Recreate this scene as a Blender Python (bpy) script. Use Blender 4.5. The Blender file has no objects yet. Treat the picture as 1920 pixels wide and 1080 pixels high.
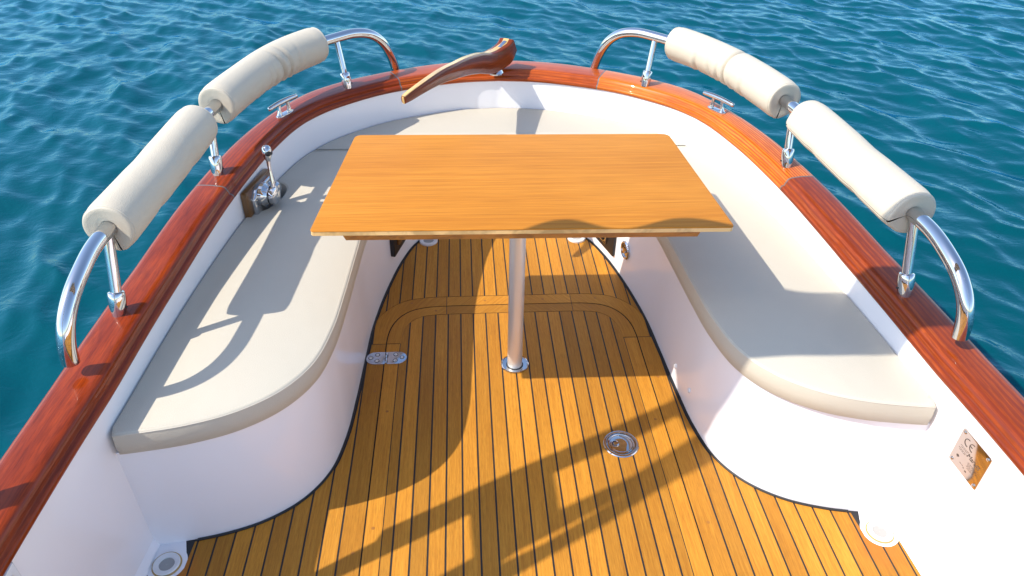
import bpy, bmesh, math, random
import numpy as np
from mathutils import Vector, Matrix

random.seed(7)
rng = np.random.RandomState(11)
SC = bpy.context.scene
COL = SC.collection
R = math.radians

# ------------------------------------------------------------------ helpers
class MB:
    """collects raw geometry; build() links it as ONE mesh object"""
    def __init__(s): s.v = []; s.f = []; s.uv = []; s.t = []
    def add(s, verts, faces, uvs=None, tone=0.5):
        b = len(s.v); s.v += [tuple(p) for p in verts]
        for k, f in enumerate(faces):
            s.f.append(tuple(b + i for i in f))
            s.uv.append([tuple(uvs[i]) for i in f] if uvs is not None else [(0.0, 0.0)] * len(f))
            s.t.append(tone)
    def grid(s, rows, uvs=None, closed_u=False, closed_v=False, tone=0.5, flip=False):
        n = len(rows); m = len(rows[0]); V = [p for r_ in rows for p in r_]
        U = [q for r_ in uvs for q in r_] if uvs else None
        F = []
        for i in range(n if closed_v else n - 1):
            for j in range(m if closed_u else m - 1):
                a, b, c, d = i*m+j, i*m+(j+1) % m, ((i+1) % n)*m+(j+1) % m, ((i+1) % n)*m+j
                F.append((a, d, c, b) if flip else (a, b, c, d))
        s.add(V, F, U, tone)
    def prism(s, poly, z0, z1, bev=0.0, uvf=None, tone=0.5):
        """closed polygon (x,y) extruded z0..z1, optional rounded top edge"""
        n = len(poly); area = sum(poly[i][0]*poly[(i+1) % n][1]-poly[(i+1) % n][0]*poly[i][1] for i in range(n))
        if area < 0: poly = poly[::-1]
        rings = [[(x, y, z0) for x, y in poly]]
        if bev > 0:
            for k in range(5):
                a = k/4*math.pi/2
                q = offset_poly(poly, -bev*(1-math.cos(a)))
                rings.append([(x, y, z1-bev+bev*math.sin(a)) for x, y in q])
        else:
            rings.append([(x, y, z1) for x, y in poly])
        V = [p for r_ in rings for p in r_]; F = []
        for i in range(len(rings)-1):
            for j in range(n):
                F.append((i*n+j, i*n+(j+1) % n, (i+1)*n+(j+1) % n, (i+1)*n+j))
        F.append(tuple(range((len(rings)-1)*n, len(rings)*n)))
        F.append(tuple(range(n-1, -1, -1)))
        uv = [uvf(p) for p in V] if uvf else None
        s.add(V, F, uv, tone)
    def tube(s, path, rad, n=16, cap=True, rounded=False, up=(0, 0, 1)):
        P = [Vector(p) for p in path]; m = len(P)
        rads = rad if isinstance(rad, (list, tuple)) else [rad]*m
        fr = frames(P, up)
        rows = []
        for i in range(m):
            t, a, b = fr[i]
            rows.append([tuple(P[i]+a*math.cos(2*math.pi*k/n)*rads[i]+b*math.sin(2*math.pi*k/n)*rads[i]) for k in range(n)])
        if rounded:
            for end in (0, -1):
                t = fr[end][0]*(-1 if end == 0 else 1); a, b = fr[end][1:]; r0 = rads[end]; ex = []
                for q in (30, 60, 80):
                    c = math.cos(R(q)); h = math.sin(R(q))
                    ex.append([tuple(P[end]+t*r0*h*rounded+(a*math.cos(2*math.pi*k/n)+b*math.sin(2*math.pi*k/n))*r0*c) for k in range(n)])
                rows = ex[::-1]+rows if end == 0 else rows+ex
        b0 = len(s.v); s.grid(rows, closed_u=True)
        if cap:
            L = len(rows)
            s.f.append(tuple(b0+k for k in range(n))); s.uv.append([(0, 0)]*n); s.t.append(.5)
            s.f.append(tuple(b0+(L-1)*n+k for k in range(n-1, -1, -1))); s.uv.append([(0, 0)]*n); s.t.append(.5)
    def lathe(s, prof, o=(0, 0, 0), axis=(0, 0, 1), n=32, closed=False):
        ax = Vector(axis).normalized(); a = ax.orthogonal().normalized(); b = ax.cross(a); o = Vector(o)
        rows = [[tuple(o+ax*h+(a*math.cos(2*math.pi*k/n)+b*math.sin(2*math.pi*k/n))*r_) for k in range(n)] for r_, h in prof]
        s.grid(rows, closed_u=True, closed_v=closed)
    def box(s, c, size, M=None, bev=0.0):
        bm = bmesh.new(); bmesh.ops.create_cube(bm, size=1)
        for v in bm.verts: v.co = Vector((v.co.x*size[0], v.co.y*size[1], v.co.z*size[2]))
        if bev: bmesh.ops.bevel(bm, geom=bm.edges[:], offset=bev, segments=2, affect='EDGES', profile=.6)
        bm.verts.ensure_lookup_table(); bm.verts.index_update()
        M = M or Matrix.Identity(3)
        V = [tuple(Vector(c)+M @ v.co) for v in bm.verts]
        s.add(V, [[v.index for v in f.verts] for f in bm.faces], [(p[0], p[1]) for p in V]); bm.free()
    def build(s, name, mat, parent=None, smooth=True, angle=35):
        me = bpy.data.meshes.new(name); me.from_pydata(s.v, [], s.f); me.update()
        uvl = me.uv_layers.new(name='UVMap'); flat = [c for f in s.uv for q in f for c in q]
        uvl.data.foreach_set('uv', flat)
        at = me.attributes.new('tone', 'FLOAT', 'FACE'); at.data.foreach_set('value', s.t)
        bm = bmesh.new(); bm.from_mesh(me); bmesh.ops.recalc_face_normals(bm, faces=bm.faces[:]); bm.to_mesh(me); bm.free()
        if smooth:
            me.polygons.foreach_set('use_smooth', [True]*len(me.polygons))
            me.set_sharp_from_angle(angle=R(angle))
        o = bpy.data.objects.new(name, me); COL.objects.link(o)
        if mat: me.materials.append(mat)
        if parent: o.parent = parent
        return o

def frames(P, up=(0, 0, 1)):
    m = len(P); out = []; up = Vector(up)
    for i in range(m):
        t = (P[min(i+1, m-1)]-P[max(i-1, 0)]).normalized()
        if i == 0:
            a = up-t*up.dot(t)
            if a.length < 1e-3: a = t.orthogonal()
            a.normalize()
        else:
            a = out[-1][1]; a = (a-t*a.dot(t)).normalized()
        out.append((t, a, t.cross(a)))
    return out

def offset_poly(poly, d):
    """grow (d>0) / shrink a CCW polygon"""
    n = len(poly); out = []
    for i in range(n):
        p0, p1, p2 = Vector(poly[i-1]), Vector(poly[i]), Vector(poly[(i+1) % n])
        e1 = (p1-p0); e2 = (p2-p1)
        if e1.length < 1e-9: e1 = e2
        if e2.length < 1e-9: e2 = e1
        e1.normalize(); e2.normalize()
        n1 = Vector((e1.y, -e1.x)); n2 = Vector((e2.y, -e2.x)); b = n1+n2
        if b.length < 1e-6: b = n1
        b.normalize(); c = max(.5, b.dot(n1))
        out.append(tuple(p1+b*d/c))
    return out

def spline(pts, step=0.02, closed=False):
    """Catmull-Rom (centripetal-ish) resampled by arc length"""
    P = [np.array(p, float) for p in pts]; dense = []
    n = len(P)
    for i in range(n-1 if not closed else n):
        p1, p2 = P[i], P[(i+1) % n]
        p0 = P[i-1] if (i > 0 or closed) else 2*p1-p2
        p3 = P[(i+2) % n] if (i+2 < n or closed) else 2*p2-p1
        d = [max(np.linalg.norm(b-a), 1e-9)**.5 for a, b in ((p0, p1), (p1, p2), (p2, p3))]
        t0, t1 = 0, d[0]; t2 = t1+d[1]; t3 = t2+d[2]
        for t in np.linspace(t1, t2, 40, endpoint=False):
            A1 = (t1-t)/(t1-t0)*p0+(t-t0)/(t1-t0)*p1; A2 = (t2-t)/(t2-t1)*p1+(t-t1)/(t2-t1)*p2; A3 = (t3-t)/(t3-t2)*p2+(t-t2)/(t3-t2)*p3
            B1 = (t2-t)/(t2-t0)*A1+(t-t0)/(t2-t0)*A2; B2 = (t3-t)/(t3-t1)*A2+(t-t1)/(t3-t1)*A3
            dense.append((t2-t)/(t2-t1)*B1+(t-t1)/(t2-t1)*B2)
    dense.append(P[0] if closed else P[-1]); D = np.array(dense)
    L = np.concatenate([[0], np.cumsum(np.linalg.norm(np.diff(D, axis=0), axis=1))])
    k = max(2, int(round(L[-1]/step))+1)
    s = np.linspace(0, L[-1], k)
    return np.stack([np.interp(s, L, D[:, j]) for j in range(D.shape[1])], 1)

def empty(name, loc=(0, 0, 0)):
    o = bpy.data.objects.new(name, None); COL.objects.link(o); o.location = loc; o.empty_display_size = .1; return o
def tag(o, label=None, cat=None, group=None, kind=None):
    for k, v in (('label', label), ('category', cat), ('group', group), ('kind', kind)):
        if v: o[k] = v
    return o

# ------------------------------------------------------------------ materials
class NT:
    def __init__(s, name):
        s.m = bpy.data.materials.new(name); s.m.use_nodes = True; s.t = s.m.node_tree
        s.b = s.t.nodes['Principled BSDF']
    def n(s, typ, **kw):
        nd = s.t.nodes.new('ShaderNode'+typ)
        for k, v in kw.items():
            if k in nd.inputs.keys() if isinstance(k, str) else False: nd.inputs[k].default_value = v
            else: setattr(nd, k, v)
        return nd
    def l(s, a, b): s.t.links.new(a, b)
    def set(s, **kw):
        for k, v in kw.items():
            k = k.replace('_', ' '); s.b.inputs[k].default_value = v
    def mapping(s, src, scale, loc=(0, 0, 0), rot=(0, 0, 0)):
        mp = s.n('Mapping'); mp.inputs['Scale'].default_value = scale; mp.inputs['Location'].default_value = loc; mp.inputs['Rotation'].default_value = rot
        s.l(src, mp.inputs['Vector']); return mp.outputs[0]
    def noise(s, vec, scale=1, detail=4, rough=.55, dist=0):
        nd = s.n('TexNoise'); nd.inputs['Scale'].default_value = scale; nd.inputs['Detail'].default_value = detail
        nd.inputs['Roughness'].default_value = rough; nd.inputs['Distortion'].default_value = dist
        if vec: s.l(vec, nd.inputs['Vector'])
        return nd.outputs['Fac']
    def ramp(s, fac, stops):
        nd = s.n('ValToRGB'); e = nd.color_ramp.elements
        while len(e) < len(stops): e.new(.5)
        for k, (p, c) in enumerate(stops):
            e[k].position = p; e[k].color = (*c, 1) if len(c) == 3 else c
        s.l(fac, nd.inputs[0]); return nd.outputs[0]
    def mix(s, fac, a, b, mode='MIX'):
        nd = s.n('Mix', data_type='RGBA', blend_type=mode)
        for sock, v in ((nd.inputs['Factor'], fac), (nd.inputs['A'], a), (nd.inputs['B'], b)):
            pass
        ins = [i for i in nd.inputs]
        for i, v in ((0, fac), (6, a), (7, b)):
            if hasattr(v, 'is_output') : s.l(v, ins[i])
            elif i == 0: ins[i].default_value = v
            else: ins[i].default_value = (*v, 1)
        return nd.outputs[2]
    def math(s, op, a, b=None):
        nd = s.n('Math', operation=op)
        for i, v in ((0, a), (1, b)):
            if v is None: continue
            if hasattr(v, 'is_output'): s.l(v, nd.inputs[i])
            else: nd.inputs[i].default_value = v
        return nd.outputs[0]
    def bump(s, h, strength, dist=.01, normal=None):
        nd = s.n('Bump'); nd.inputs['Strength'].default_value = strength; nd.inputs['Distance'].default_value = dist
        s.l(h, nd.inputs['Height'])
        if normal: s.l(normal, nd.inputs['Normal'])
        s.l(nd.outputs[0], s.b.inputs['Normal']); return nd.outputs[0]

def mat_gelcoat(name='gelcoat', col=(.87, .865, .885)):
    k = NT(name); tc = k.n('TexCoord').outputs['Object']
    c = k.mix(k.noise(tc, 2.5, 3), (col[0]*.97, col[1]*.965, col[2]*.97), col)
    k.l(c, k.b.inputs['Base Color']); k.set(Roughness=.17, Coat_Weight=.12, Coat_Roughness=.05)
    k.bump(k.noise(tc, 6, 2), .05, .01)
    return k.m
def mat_vinyl(name, col, bs=.10):
    k = NT(name); tc = k.n('TexCoord').outputs['Object']
    n1 = k.noise(tc, 5, 3)
    c = k.mix(n1, tuple(x*.93 for x in col), col); k.l(c, k.b.inputs['Base Color']); k.set(Roughness=.48, Specular_IOR_Level=.35)
    vo = k.n('TexVoronoi'); vo.inputs['Scale'].default_value = 420; k.l(tc, vo.inputs['Vector'])
    h = k.math('ADD', k.math('MULTIPLY', vo.outputs['Distance'], .25), k.math('MULTIPLY', k.noise(tc, 14, 4), .9))
    h = k.math('ADD', h, k.math('MULTIPLY', k.noise(k.mapping(tc, (4, 2.2, 4)), 1, 3, .5, .8), 2.2)); k.bump(h, bs, .016)
    return k.m
def mat_metal(name, col=(.88, .88, .89), rough=.07, aniso=0):
    k = NT(name); tc = k.n('TexCoord').outputs['Object']
    k.set(Base_Color=(*col, 1), Metallic=1.0)
    k.l(k.math('ADD', k.math('MULTIPLY', k.noise(tc, 30, 3), rough*.7), rough*.65), k.b.inputs['Roughness'])
    return k.m
def mat_plain(name, col, rough=.5, metallic=0):
    k = NT(name); tc = k.n('TexCoord').outputs['Object']
    k.l(k.mix(k.noise(tc, 40, 3), tuple(x*.85 for x in col), col), k.b.inputs['Base Color']); k.set(Roughness=rough, Metallic=metallic)
    return k.m
def mat_wood(name, dark, mid, light, src='UV', rough=.4, coat=0., coat_rough=.03, ribbon=0., ribbon_scale=60., ribbon_col=None, across=90., along=2.5, tone=0., swap=False, bumpk=.08, pores=.35, blotch=3.):
    """grain runs along UV v (metres)"""
    k = NT(name)
    uv = k.n('TexCoord').outputs['UV' if src == 'UV' else 'Object']
    sc = (lambda a, b: (b, a, b) if swap else (a, b, a))
    warp = k.noise(k.mapping(uv, sc(6, 1.2)), 1, 3)
    add = k.n('VectorMath', operation='ADD'); k.l(uv, add.inputs[0])
    wv = k.n('CombineXYZ'); k.l(k.math('MULTIPLY', k.math('SUBTRACT', warp, .5), .03), wv.inputs[1 if swap else 0]); k.l(wv.outputs[0], add.inputs[1])
    g1 = k.noise(k.mapping(add.outputs[0], sc(across, along)), 1, 6, .6)
    g2 = k.noise(k.mapping(add.outputs[0], sc(across*4.5, along*6)), 1, 3, .6)
    bl = k.noise(k.mapping(uv, sc(blotch*2.2, blotch)), 1, 3)
    f = k.math('ADD', k.math('MULTIPLY', g1, .65), k.math('MULTIPLY', bl, .35))
    c = k.ramp(f, [(.32, dark), (.5, mid), (.68, light)])
    po = k.ramp(g2, [(.40, (1-pores,)*3), (.55, (1, 1, 1))])
    c = k.mix(.9, c, po, 'MULTIPLY')
    if ribbon:
        w = k.n('TexWave', wave_type='BANDS', bands_direction='Y' if swap else 'X'); w.inputs['Scale'].default_value = 6.283/(20*ribbon_scale*.001)
        w.inputs['Distortion'].default_value = 2.2; w.inputs['Detail'].default_value = 2; w.inputs['Detail Scale'].default_value = 1.5
        k.l(k.mapping(add.outputs[0], sc(1, .035)), w.inputs['Vector'])
        rf = k.math('MULTIPLY', k.ramp(w.outputs['Fac'], [(.35, (0, 0, 0)), (.8, (1, 1, 1))]), k.math('MULTIPLY', k.ramp(k.noise(k.mapping(uv, sc(9, 1.5)), 1, 2), [(.3, (.45,)*3), (.6, (1, 1, 1))]), ribbon))
        c = k.mix(rf, c, ribbon_col or dark)
    if tone:
        at = k.n('Attribute', attribute_name='tone')
        tm = k.math('ADD', k.math('MULTIPLY', at.outputs['Fac'], tone*2), 1-tone)
        cx = k.n('CombineXYZ'); [k.l(tm, cx.inputs[i]) for i in range(3)]
        c = k.mix(1., c, cx.outputs[0], 'MULTIPLY')
    if name == 'teak_deck_planks':
        ob = k.n('TexCoord').outputs['Object']; nz = k.noise(ob, 16, 4)
        for cx_, cy_ in ((.985, 1.205), (-.985, 1.2)):
            d = k.n('VectorMath', operation='DISTANCE'); k.l(ob, d.inputs[0]); d.inputs[1].default_value = (cx_, cy_, 0)
            fm = k.ramp(k.math('ADD', d.outputs['Value'], k.math('MULTIPLY', nz, .12)), [(.10, (.75,)*3), (.145, (0, 0, 0))])
            c = k.mix(fm, c, (.40, .13, .015))
    k.l(c, k.b.inputs['Base Color']); k.set(Roughness=rough, Coat_Weight=coat, Coat_Roughness=coat_rough)
    if bumpk: k.bump(g2, bumpk, .004)
    return k.m

M_GEL = mat_gelcoat()
M_CUSH = mat_vinyl('cream_vinyl', (.53, .487, .40), .14)
M_PAD = mat_vinyl('pad_vinyl', (.545, .485, .385), .20)
M_PIPE = mat_vinyl('piping_vinyl', (.60, .55, .46))
M_CHROME = mat_metal('polished_steel', (.60, .60, .61), .035)
M_SATIN = mat_metal('satin_aluminium', (.78, .76, .72), .40); M_SATIN.node_tree.nodes['Principled BSDF'].inputs['Metallic'].default_value = .6
M_PLATE = mat_metal('plate_steel', (.64, .56, .49), .08)
M_BLACK = mat_plain('black_rubber', (.012, .012, .014), .45)
M_CAULK = mat_plain('deck_caulk', (.014, .015, .018), .55)
M_SEAM = mat_plain('grey_sealant', (.12, .12, .12), .5)
M_WPLAST = mat_plain('white_plastic', (.78, .78, .78), .3)
M_GREY = mat_plain('drain_shadow_grey', (.35, .35, .34), .5)
M_ENGR = mat_plain('engraving_ink', (.10, .075, .06), .5)
M_SEALY = mat_plain('yellowed_sealant', (.45, .30, .10), .5)
M_DECK = mat_wood('teak_deck_planks', (.37, .142, .013), (.47, .198, .019), (.56, .255, .030), rough=.55, across=170, along=5, tone=.18, pores=.22, bumpk=.10, blotch=2)
M_TABLE = mat_wood('table_veneer', (.43, .148, .014), (.525, .198, .021), (.595, .242, .031), src='Object', swap=True, rough=.5, across=150, along=.9, pores=.28, bumpk=.03, blotch=1.6)
M_TABLE.node_tree.nodes['Principled BSDF'].inputs['Specular IOR Level'].default_value = .16; M_DECK.node_tree.nodes['Principled BSDF'].inputs['Specular IOR Level'].default_value = .3
M_PLY = mat_wood('plywood_edge', (.70, .42, .15), (.78, .50, .21), (.84, .57, .28), src='Object', swap=True, rough=.5, across=100, along=2)
M_PLUG = mat_plain('plug_teak', (.34, .13, .016), .55)
M_BATTEN = mat_wood('batten_teak', (.36, .12, .010), (.44, .16, .014), (.52, .20, .022), src='Object', swap=True, rough=.45, across=80, along=3)
V = dict(rough=.3, coat=.45, coat_rough=.02, bumpk=0., pores=.3)
M_CAP_PF = mat_wood('mahogany_port_fore', (.15, .017, .002), (.24, .030, .003), (.34, .050, .005), across=55, along=3, ribbon=.14, ribbon_scale=26, ribbon_col=(.17, .028, .009), **V)
M_CAP_PA = mat_wood('mahogany_port_aft', (.17, .020, .003), (.27, .036, .004), (.37, .058, .007), across=60, along=2.5, ribbon=.7, ribbon_scale=15, ribbon_col=(.14, .022, .008), **V)
M_CAP_ST = mat_wood('mahogany_stern', (.28, .042, .006), (.42, .075, .008), (.54, .110, .011), across=60, along=2.5, ribbon=.75, ribbon_scale=13, ribbon_col=(.22, .035, .010), **V)
M_CAP_SA = mat_wood('mahogany_starboard_aft', (.50, .115, .010), (.64, .17, .014), (.74, .22, .020), across=60, along=2.5, ribbon=.95, ribbon_scale=10.5, ribbon_col=(.34, .055, .008), **V)
M_CAP_SF = mat_wood('mahogany_starboard_fore', (.18, .025, .005), (.28, .046, .007), (.40, .082, .011), across=55, along=2.5, ribbon=.9, ribbon_scale=17, ribbon_col=(.16, .024, .009), **V)
M_TILL = mat_wood('tiller_mahogany', (.12, .022, .007), (.18, .034, .009), (.25, .052, .013), across=70, along=3, **V)
M_MAPLE = mat_wood('tiller_maple', (.55, .33, .10), (.66, .42, .15), (.74, .50, .20), across=70, along=3, **V)
for m_ in (M_CAP_PF, M_CAP_PA, M_CAP_ST, M_CAP_SA, M_CAP_SF, M_TILL): m_.node_tree.nodes['Principled BSDF'].inputs['Specular IOR Level'].default_value = .08
M_BOARD = mat_wood('control_board', (.10, .045, .010), (.17, .075, .017), (.24, .11, .026), across=80, along=4, **V)
M_CANVAS = mat_vinyl('awning_canvas', (.70, .67, .60), .3)

# ------------------------------------------------------------------ sun direction, camera
SUNV = Vector((.868, .228, -1.0)).normalized()         # travel direction of the light
f = 1365.0; roll = .02; vp = (853., -440.)
Fv = Vector(((vp[0]-960)/f, (vp[1]-540)/f, 1)).normalized()
hv = Vector((math.cos(roll), math.sin(roll), 0))
Uv = hv.cross(Fv).normalized()
if Uv.y > 0: Uv = -Uv
Xv = Fv.cross(Uv).normalized()
if Xv.x < 0: Xv = -Xv
# columns X,F,U are the world axes in camera coordinates (x right, y down, z forward)
right = Vector((Xv.x, Fv.x, Uv.x)); down = Vector((Xv.y, Fv.y, Uv.y)); fwd = Vector((Xv.z, Fv.z, Uv.z))
cd = bpy.data.cameras.new('camera'); cam = bpy.data.objects.new('camera', cd); COL.objects.link(cam)
cm = Matrix((right, -down, -fwd)).transposed().to_4x4(); cm.translation = Vector((-.171, 0, 1.8)); cam.matrix_world = cm
cd.sensor_width = 36; cd.lens = f/1920*36; cd.clip_start = .05; cd.clip_end = 5000
SC.camera = cam

w = bpy.data.worlds.new('World'); SC.world = w; w.use_nodes = True
bg = w.node_tree.nodes['Background']; sky = w.node_tree.nodes.new('ShaderNodeTexSky'); sky.sky_type = 'NISHITA'
sky.sun_disc = False; sky.sun_elevation = math.asin(-SUNV.z); sky.sun_rotation = math.atan2(-SUNV.x, -SUNV.y)
sky.altitude = 0; sky.air_density = 1.0; sky.dust_density = .8; sky.ozone_density = 1.0
w.node_tree.links.new(sky.outputs[0], bg.inputs[0]); bg.inputs[1].default_value = .15
ld = bpy.data.lights.new('sun', 'SUN'); ld.energy = 2.9; ld.angle = R(.53); ld.color = (1.0, .93, .82)
lo = bpy.data.objects.new('sun', ld); COL.objects.link(lo); lo.rotation_euler = SUNV.to_track_quat('-Z', 'Y').to_euler(); lo.location = (-5, -2, 6)
SC.view_settings.view_transform = 'Standard'; SC.view_settings.look = 'None'; SC.view_settings.exposure = 1.06; SC.view_settings.gamma = 1
SC.cycles.max_bounces = 10; SC.cycles.diffuse_bounces = 4; SC.cycles.glossy_bounces = 5
SC.cycles.use_denoising = True

# ------------------------------------------------------------------ plan curves (half, x>0; y from stern to bow)
def sheer(y): return float(np.interp(y, [-4, -1.5, .6, 1.35, 1.85, 2.2, 2.55, 2.9], [.62, .53, .52, .525, .54, .562, .582, .595]))
WALL = [(0, 3.380), (.17, 3.362), (.35, 3.303), (.52, 3.222), (.66, 3.112), (.765, 3.0), (.85, 2.85), (.912, 2.65), (.955, 2.45), (.985, 2.27), (1.010, 2.06), (1.030, 1.85), (1.046, 1.62), (1.058, 1.38), (1.070, 1.2), (1.083, .9), (1.09, .5), (1.085, -.4), (1.04, -1.4), (.90, -2.4), (.62, -3.3), (.30, -3.9), (0, -4.35)]
OUT = [(0, 3.545), (.16, 3.530), (.32, 3.487), (.477, 3.416), (.60, 3.345), (.72, 3.260), (.85, 3.125), (.955, 2.915), (1.03, 2.70), (1.085, 2.46), (1.13, 2.18), (1.157, 1.90), (1.178, 1.62), (1.192, 1.35), (1.202, 1.1), (1.212, .8), (1.218, .4), (1.21, -.5), (1.165, -1.5), (1.02, -2.5), (.73, -3.4), (.38, -4.05), (0, -4.50)]
def full(half, n=420):
    H = spline(half, .004); L = len(H); idx = np.linspace(0, L-1, n).round().astype(int); H = H[idx]
    return H
NH = 420
WH = full(WALL, NH)
# outer curve sampled so that the two stay abreast: nearest along the normal of the wall curve
OD = spline(OUT, .002)
def normals(C):
    T = np.gradient(C, axis=0); T /= np.linalg.norm(T, axis=1)[:, None]
    return np.stack([-T[:, 1], T[:, 0]], 1)   # left of travel = outward when x grows, y falls
WN = normals(WH); WN[0] = (0, 1); WN[-1] = (0, -1)
OH = []
for p, n_ in zip(WH, WN):
    d = OD-p; s_ = d@n_; off = np.abs(d[:, 0]*n_[1]-d[:, 1]*n_[0])
    off[s_ < 0] = 9; k = off.argmin(); OH.append(p+n_*s_[k])
OH = np.array(OH); OH[0] = (0, 3.545); OH[-1] = (0, -4.50)
SL = np.concatenate([[0], np.cumsum(np.linalg.norm(np.diff((WH+OH)/2, axis=0), axis=1))])   # arc length of the cap
def mirror(C): return np.concatenate([np.stack([-C[::-1, 0], C[::-1, 1]], 1)[:-1], C])       # port bow -> stern -> starboard bow
WF = mirror(WH); OF = mirror(OH); SF = np.concatenate([-SL[::-1][:-1], SL])

BASE = [(0, 3.08), (.17, 3.06), (.30, 3.0), (.40, 2.885), (.457, 2.74), (.508, 2.52), (.545, 2.27), (.556, 2.08), (.566, 1.87), (.580, 1.69), (.613, 1.545), (.678, 1.446), (.772, 1.377), (.882, 1.336), (1.01, 1.312), (1.085, 1.303)]
BH = spline(BASE, .012)
def ytop(x): return float(np.interp(abs(x), BH[:, 0], BH[:, 1]))
def wall_x(y): return float(np.interp(-y, -WH[:, 1], WH[:, 0]))

# ------------------------------------------------------------------ sea
def build_sea():
    zw = -.15
    # fine patch round the boat, coarse beyond
    xs = np.concatenate([-np.geomspace(3000, 16, 26)[:-1], np.linspace(-16, -7, 150)[:-1], np.linspace(-7, 7, 680)[:-1], np.linspace(7, 16, 150)[:-1], np.geomspace(16, 3000, 26)])
    ys = np.concatenate([-np.geomspace(3000, 6, 22)[:-1], np.linspace(-6, .5, 40)[:-1], np.linspace(.5, 13, 780)[:-1], np.linspace(13, 20, 100)[:-1], np.geomspace(20, 3000, 24)])
    X, Y = np.meshgrid(xs, ys); Z = np.zeros_like(X); DX = np.zeros_like(X); DY = np.zeros_like(X)
    r_ = np.random.RandomState(5); main = R(205)
    for i in range(150):
        lam = math.exp(r_.uniform(math.log(.11), math.log(1.5)))
        th = main+r_.normal(0, .5)
        k = 2*math.pi/lam; amp = .0060*lam**.92*r_.uniform(.4, 1.0)*(.45 if lam > .6 else 1.0)
        ph = r_.uniform(0, 6.28); cx, cy = math.cos(th), math.sin(th)
        # slow modulation so that groups of waves come and go
        mlam = r_.uniform(2.5, 7); mth = r_.uniform(0, 6.28)
        mod = .65+.5*np.sin(2*math.pi/mlam*(X*math.cos(mth)+Y*math.sin(mth))+r_.uniform(0, 6.28))
        a = k*(X*cx+Y*cy)+ph+.8*np.sin(2*math.pi/(mlam*.8)*(X*math.sin(mth)-Y*math.cos(mth)))
        Z += amp*mod*np.cos(a); DX -= .85*amp*mod*cx*np.sin(a); DY -= .85*amp*mod*cy*np.sin(a)
    fade = np.clip((40-np.hypot(X, Y))/20, 0, 1)
    Z *= fade; DX *= fade; DY *= fade
    P = np.stack([X+DX, Y+DY, Z+zw], -1).reshape(-1, 3); ny, nx = X.shape
    i = np.arange((ny-1)*(nx-1)); q = (i//(nx-1))*nx+i % (nx-1)
    F = np.stack([q, q+1, q+nx+1, q+nx], 1)
    me = bpy.data.meshes.new('sea'); me.vertices.add(len(P)); me.vertices.foreach_set('co', P.ravel())
    me.loops.add(F.size); me.loops.foreach_set('vertex_index', F.ravel().astype(np.int32))
    me.polygons.add(len(F)); me.polygons.foreach_set('loop_start', np.arange(0, F.size, 4, dtype=np.int32)); me.polygons.foreach_set('loop_total', np.full(len(F), 4, np.int32))
    me.update(calc_edges=True); me.polygons.foreach_set('use_smooth', [True]*len(F))
    o = bpy.data.objects.new('sea', me); COL.objects.link(o)
    k = NT('sea_water'); tc = k.n('TexCoord').outputs['Object']
    c = k.mix(k.noise(k.mapping(tc, (.35, .5, .4)), 1, 3), (.0001, .046, .057), (.0001, .066, .092))
    df = k.n('BsdfDiffuse'); k.l(c, df.inputs['Color']); gl = k.n('BsdfGlossy'); gl.inputs['Color'].default_value = (.42, .77, 1.0, 1); gl.inputs['Roughness'].default_value = .03
    fr = k.n('Fresnel'); fr.inputs['IOR'].default_value = 1.31; mx = k.n('MixShader'); k.l(fr.outputs[0], mx.inputs[0]); k.l(df.outputs[0], mx.inputs[1]); k.l(gl.outputs[0], mx.inputs[2])
    h = k.math('ADD', k.math('MULTIPLY', k.noise(k.mapping(tc, (7, 10, 8), rot=(0, 0, R(25))), 1, 4, .55, .6), 1.0), k.math('MULTIPLY', k.noise(k.mapping(tc, (26, 34, 20), rot=(0, 0, R(-20))), 1, 3), .18))
    nb = k.bump(h, .17, .04)
    for nd in (df, gl, fr): k.l(nb, nd.inputs['Normal'])
    k.l(mx.outputs[0], k.t.nodes['Material Output'].inputs['Surface'])
    me.materials.append(k.m); tag(o, kind='structure'); return o
build_sea()

# ------------------------------------------------------------------ boat
boat = empty('motor_boat')
tag(boat, 'white motor boat with varnished mahogany gunwale, chrome rails and caulked teak cockpit deck', 'boat')

# hull outside
m = MB(); rows = []
lv = [(1.0, -.018, 0.0), (1.0, -.02, -.05), (.985, -.02, -.15), (.955, -.03, -.35), (.90, -.05, -.6), (.80, -.1, -.85)]
for sc_, dn, dz in lv:
    r_ = []
    for (x, y), (wx, wy) in zip(OF, WF):
        z = sheer(y)-.006
        n_ = np.array([x-wx, y-wy]); n_ /= max(np.linalg.norm(n_), 1e-6)
        q = np.array([x, y])+n_*dn
        r_.append((q[0]*sc_, 0+(q[1]-(-.4))*((1+sc_)/2)-.4, z+dz))
    rows.append(r_)
m.grid(rows); m.build('hull', M_GEL, boat)
# inner wall
m = MB(); rows = []
for z in (-.012, .1, .25, .40, None):
    rows.append([(x, y, (sheer(y)-.004) if z is None else z) for x, y in WF])
rows.append([(x*.25+ox*.75, y*.25+oy*.75, sheer(y)-.005) for (x, y), (ox, oy) in zip(WF, OF)])
m.grid(rows); m.build('cockpit_wall', M_GEL, boat)

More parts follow.
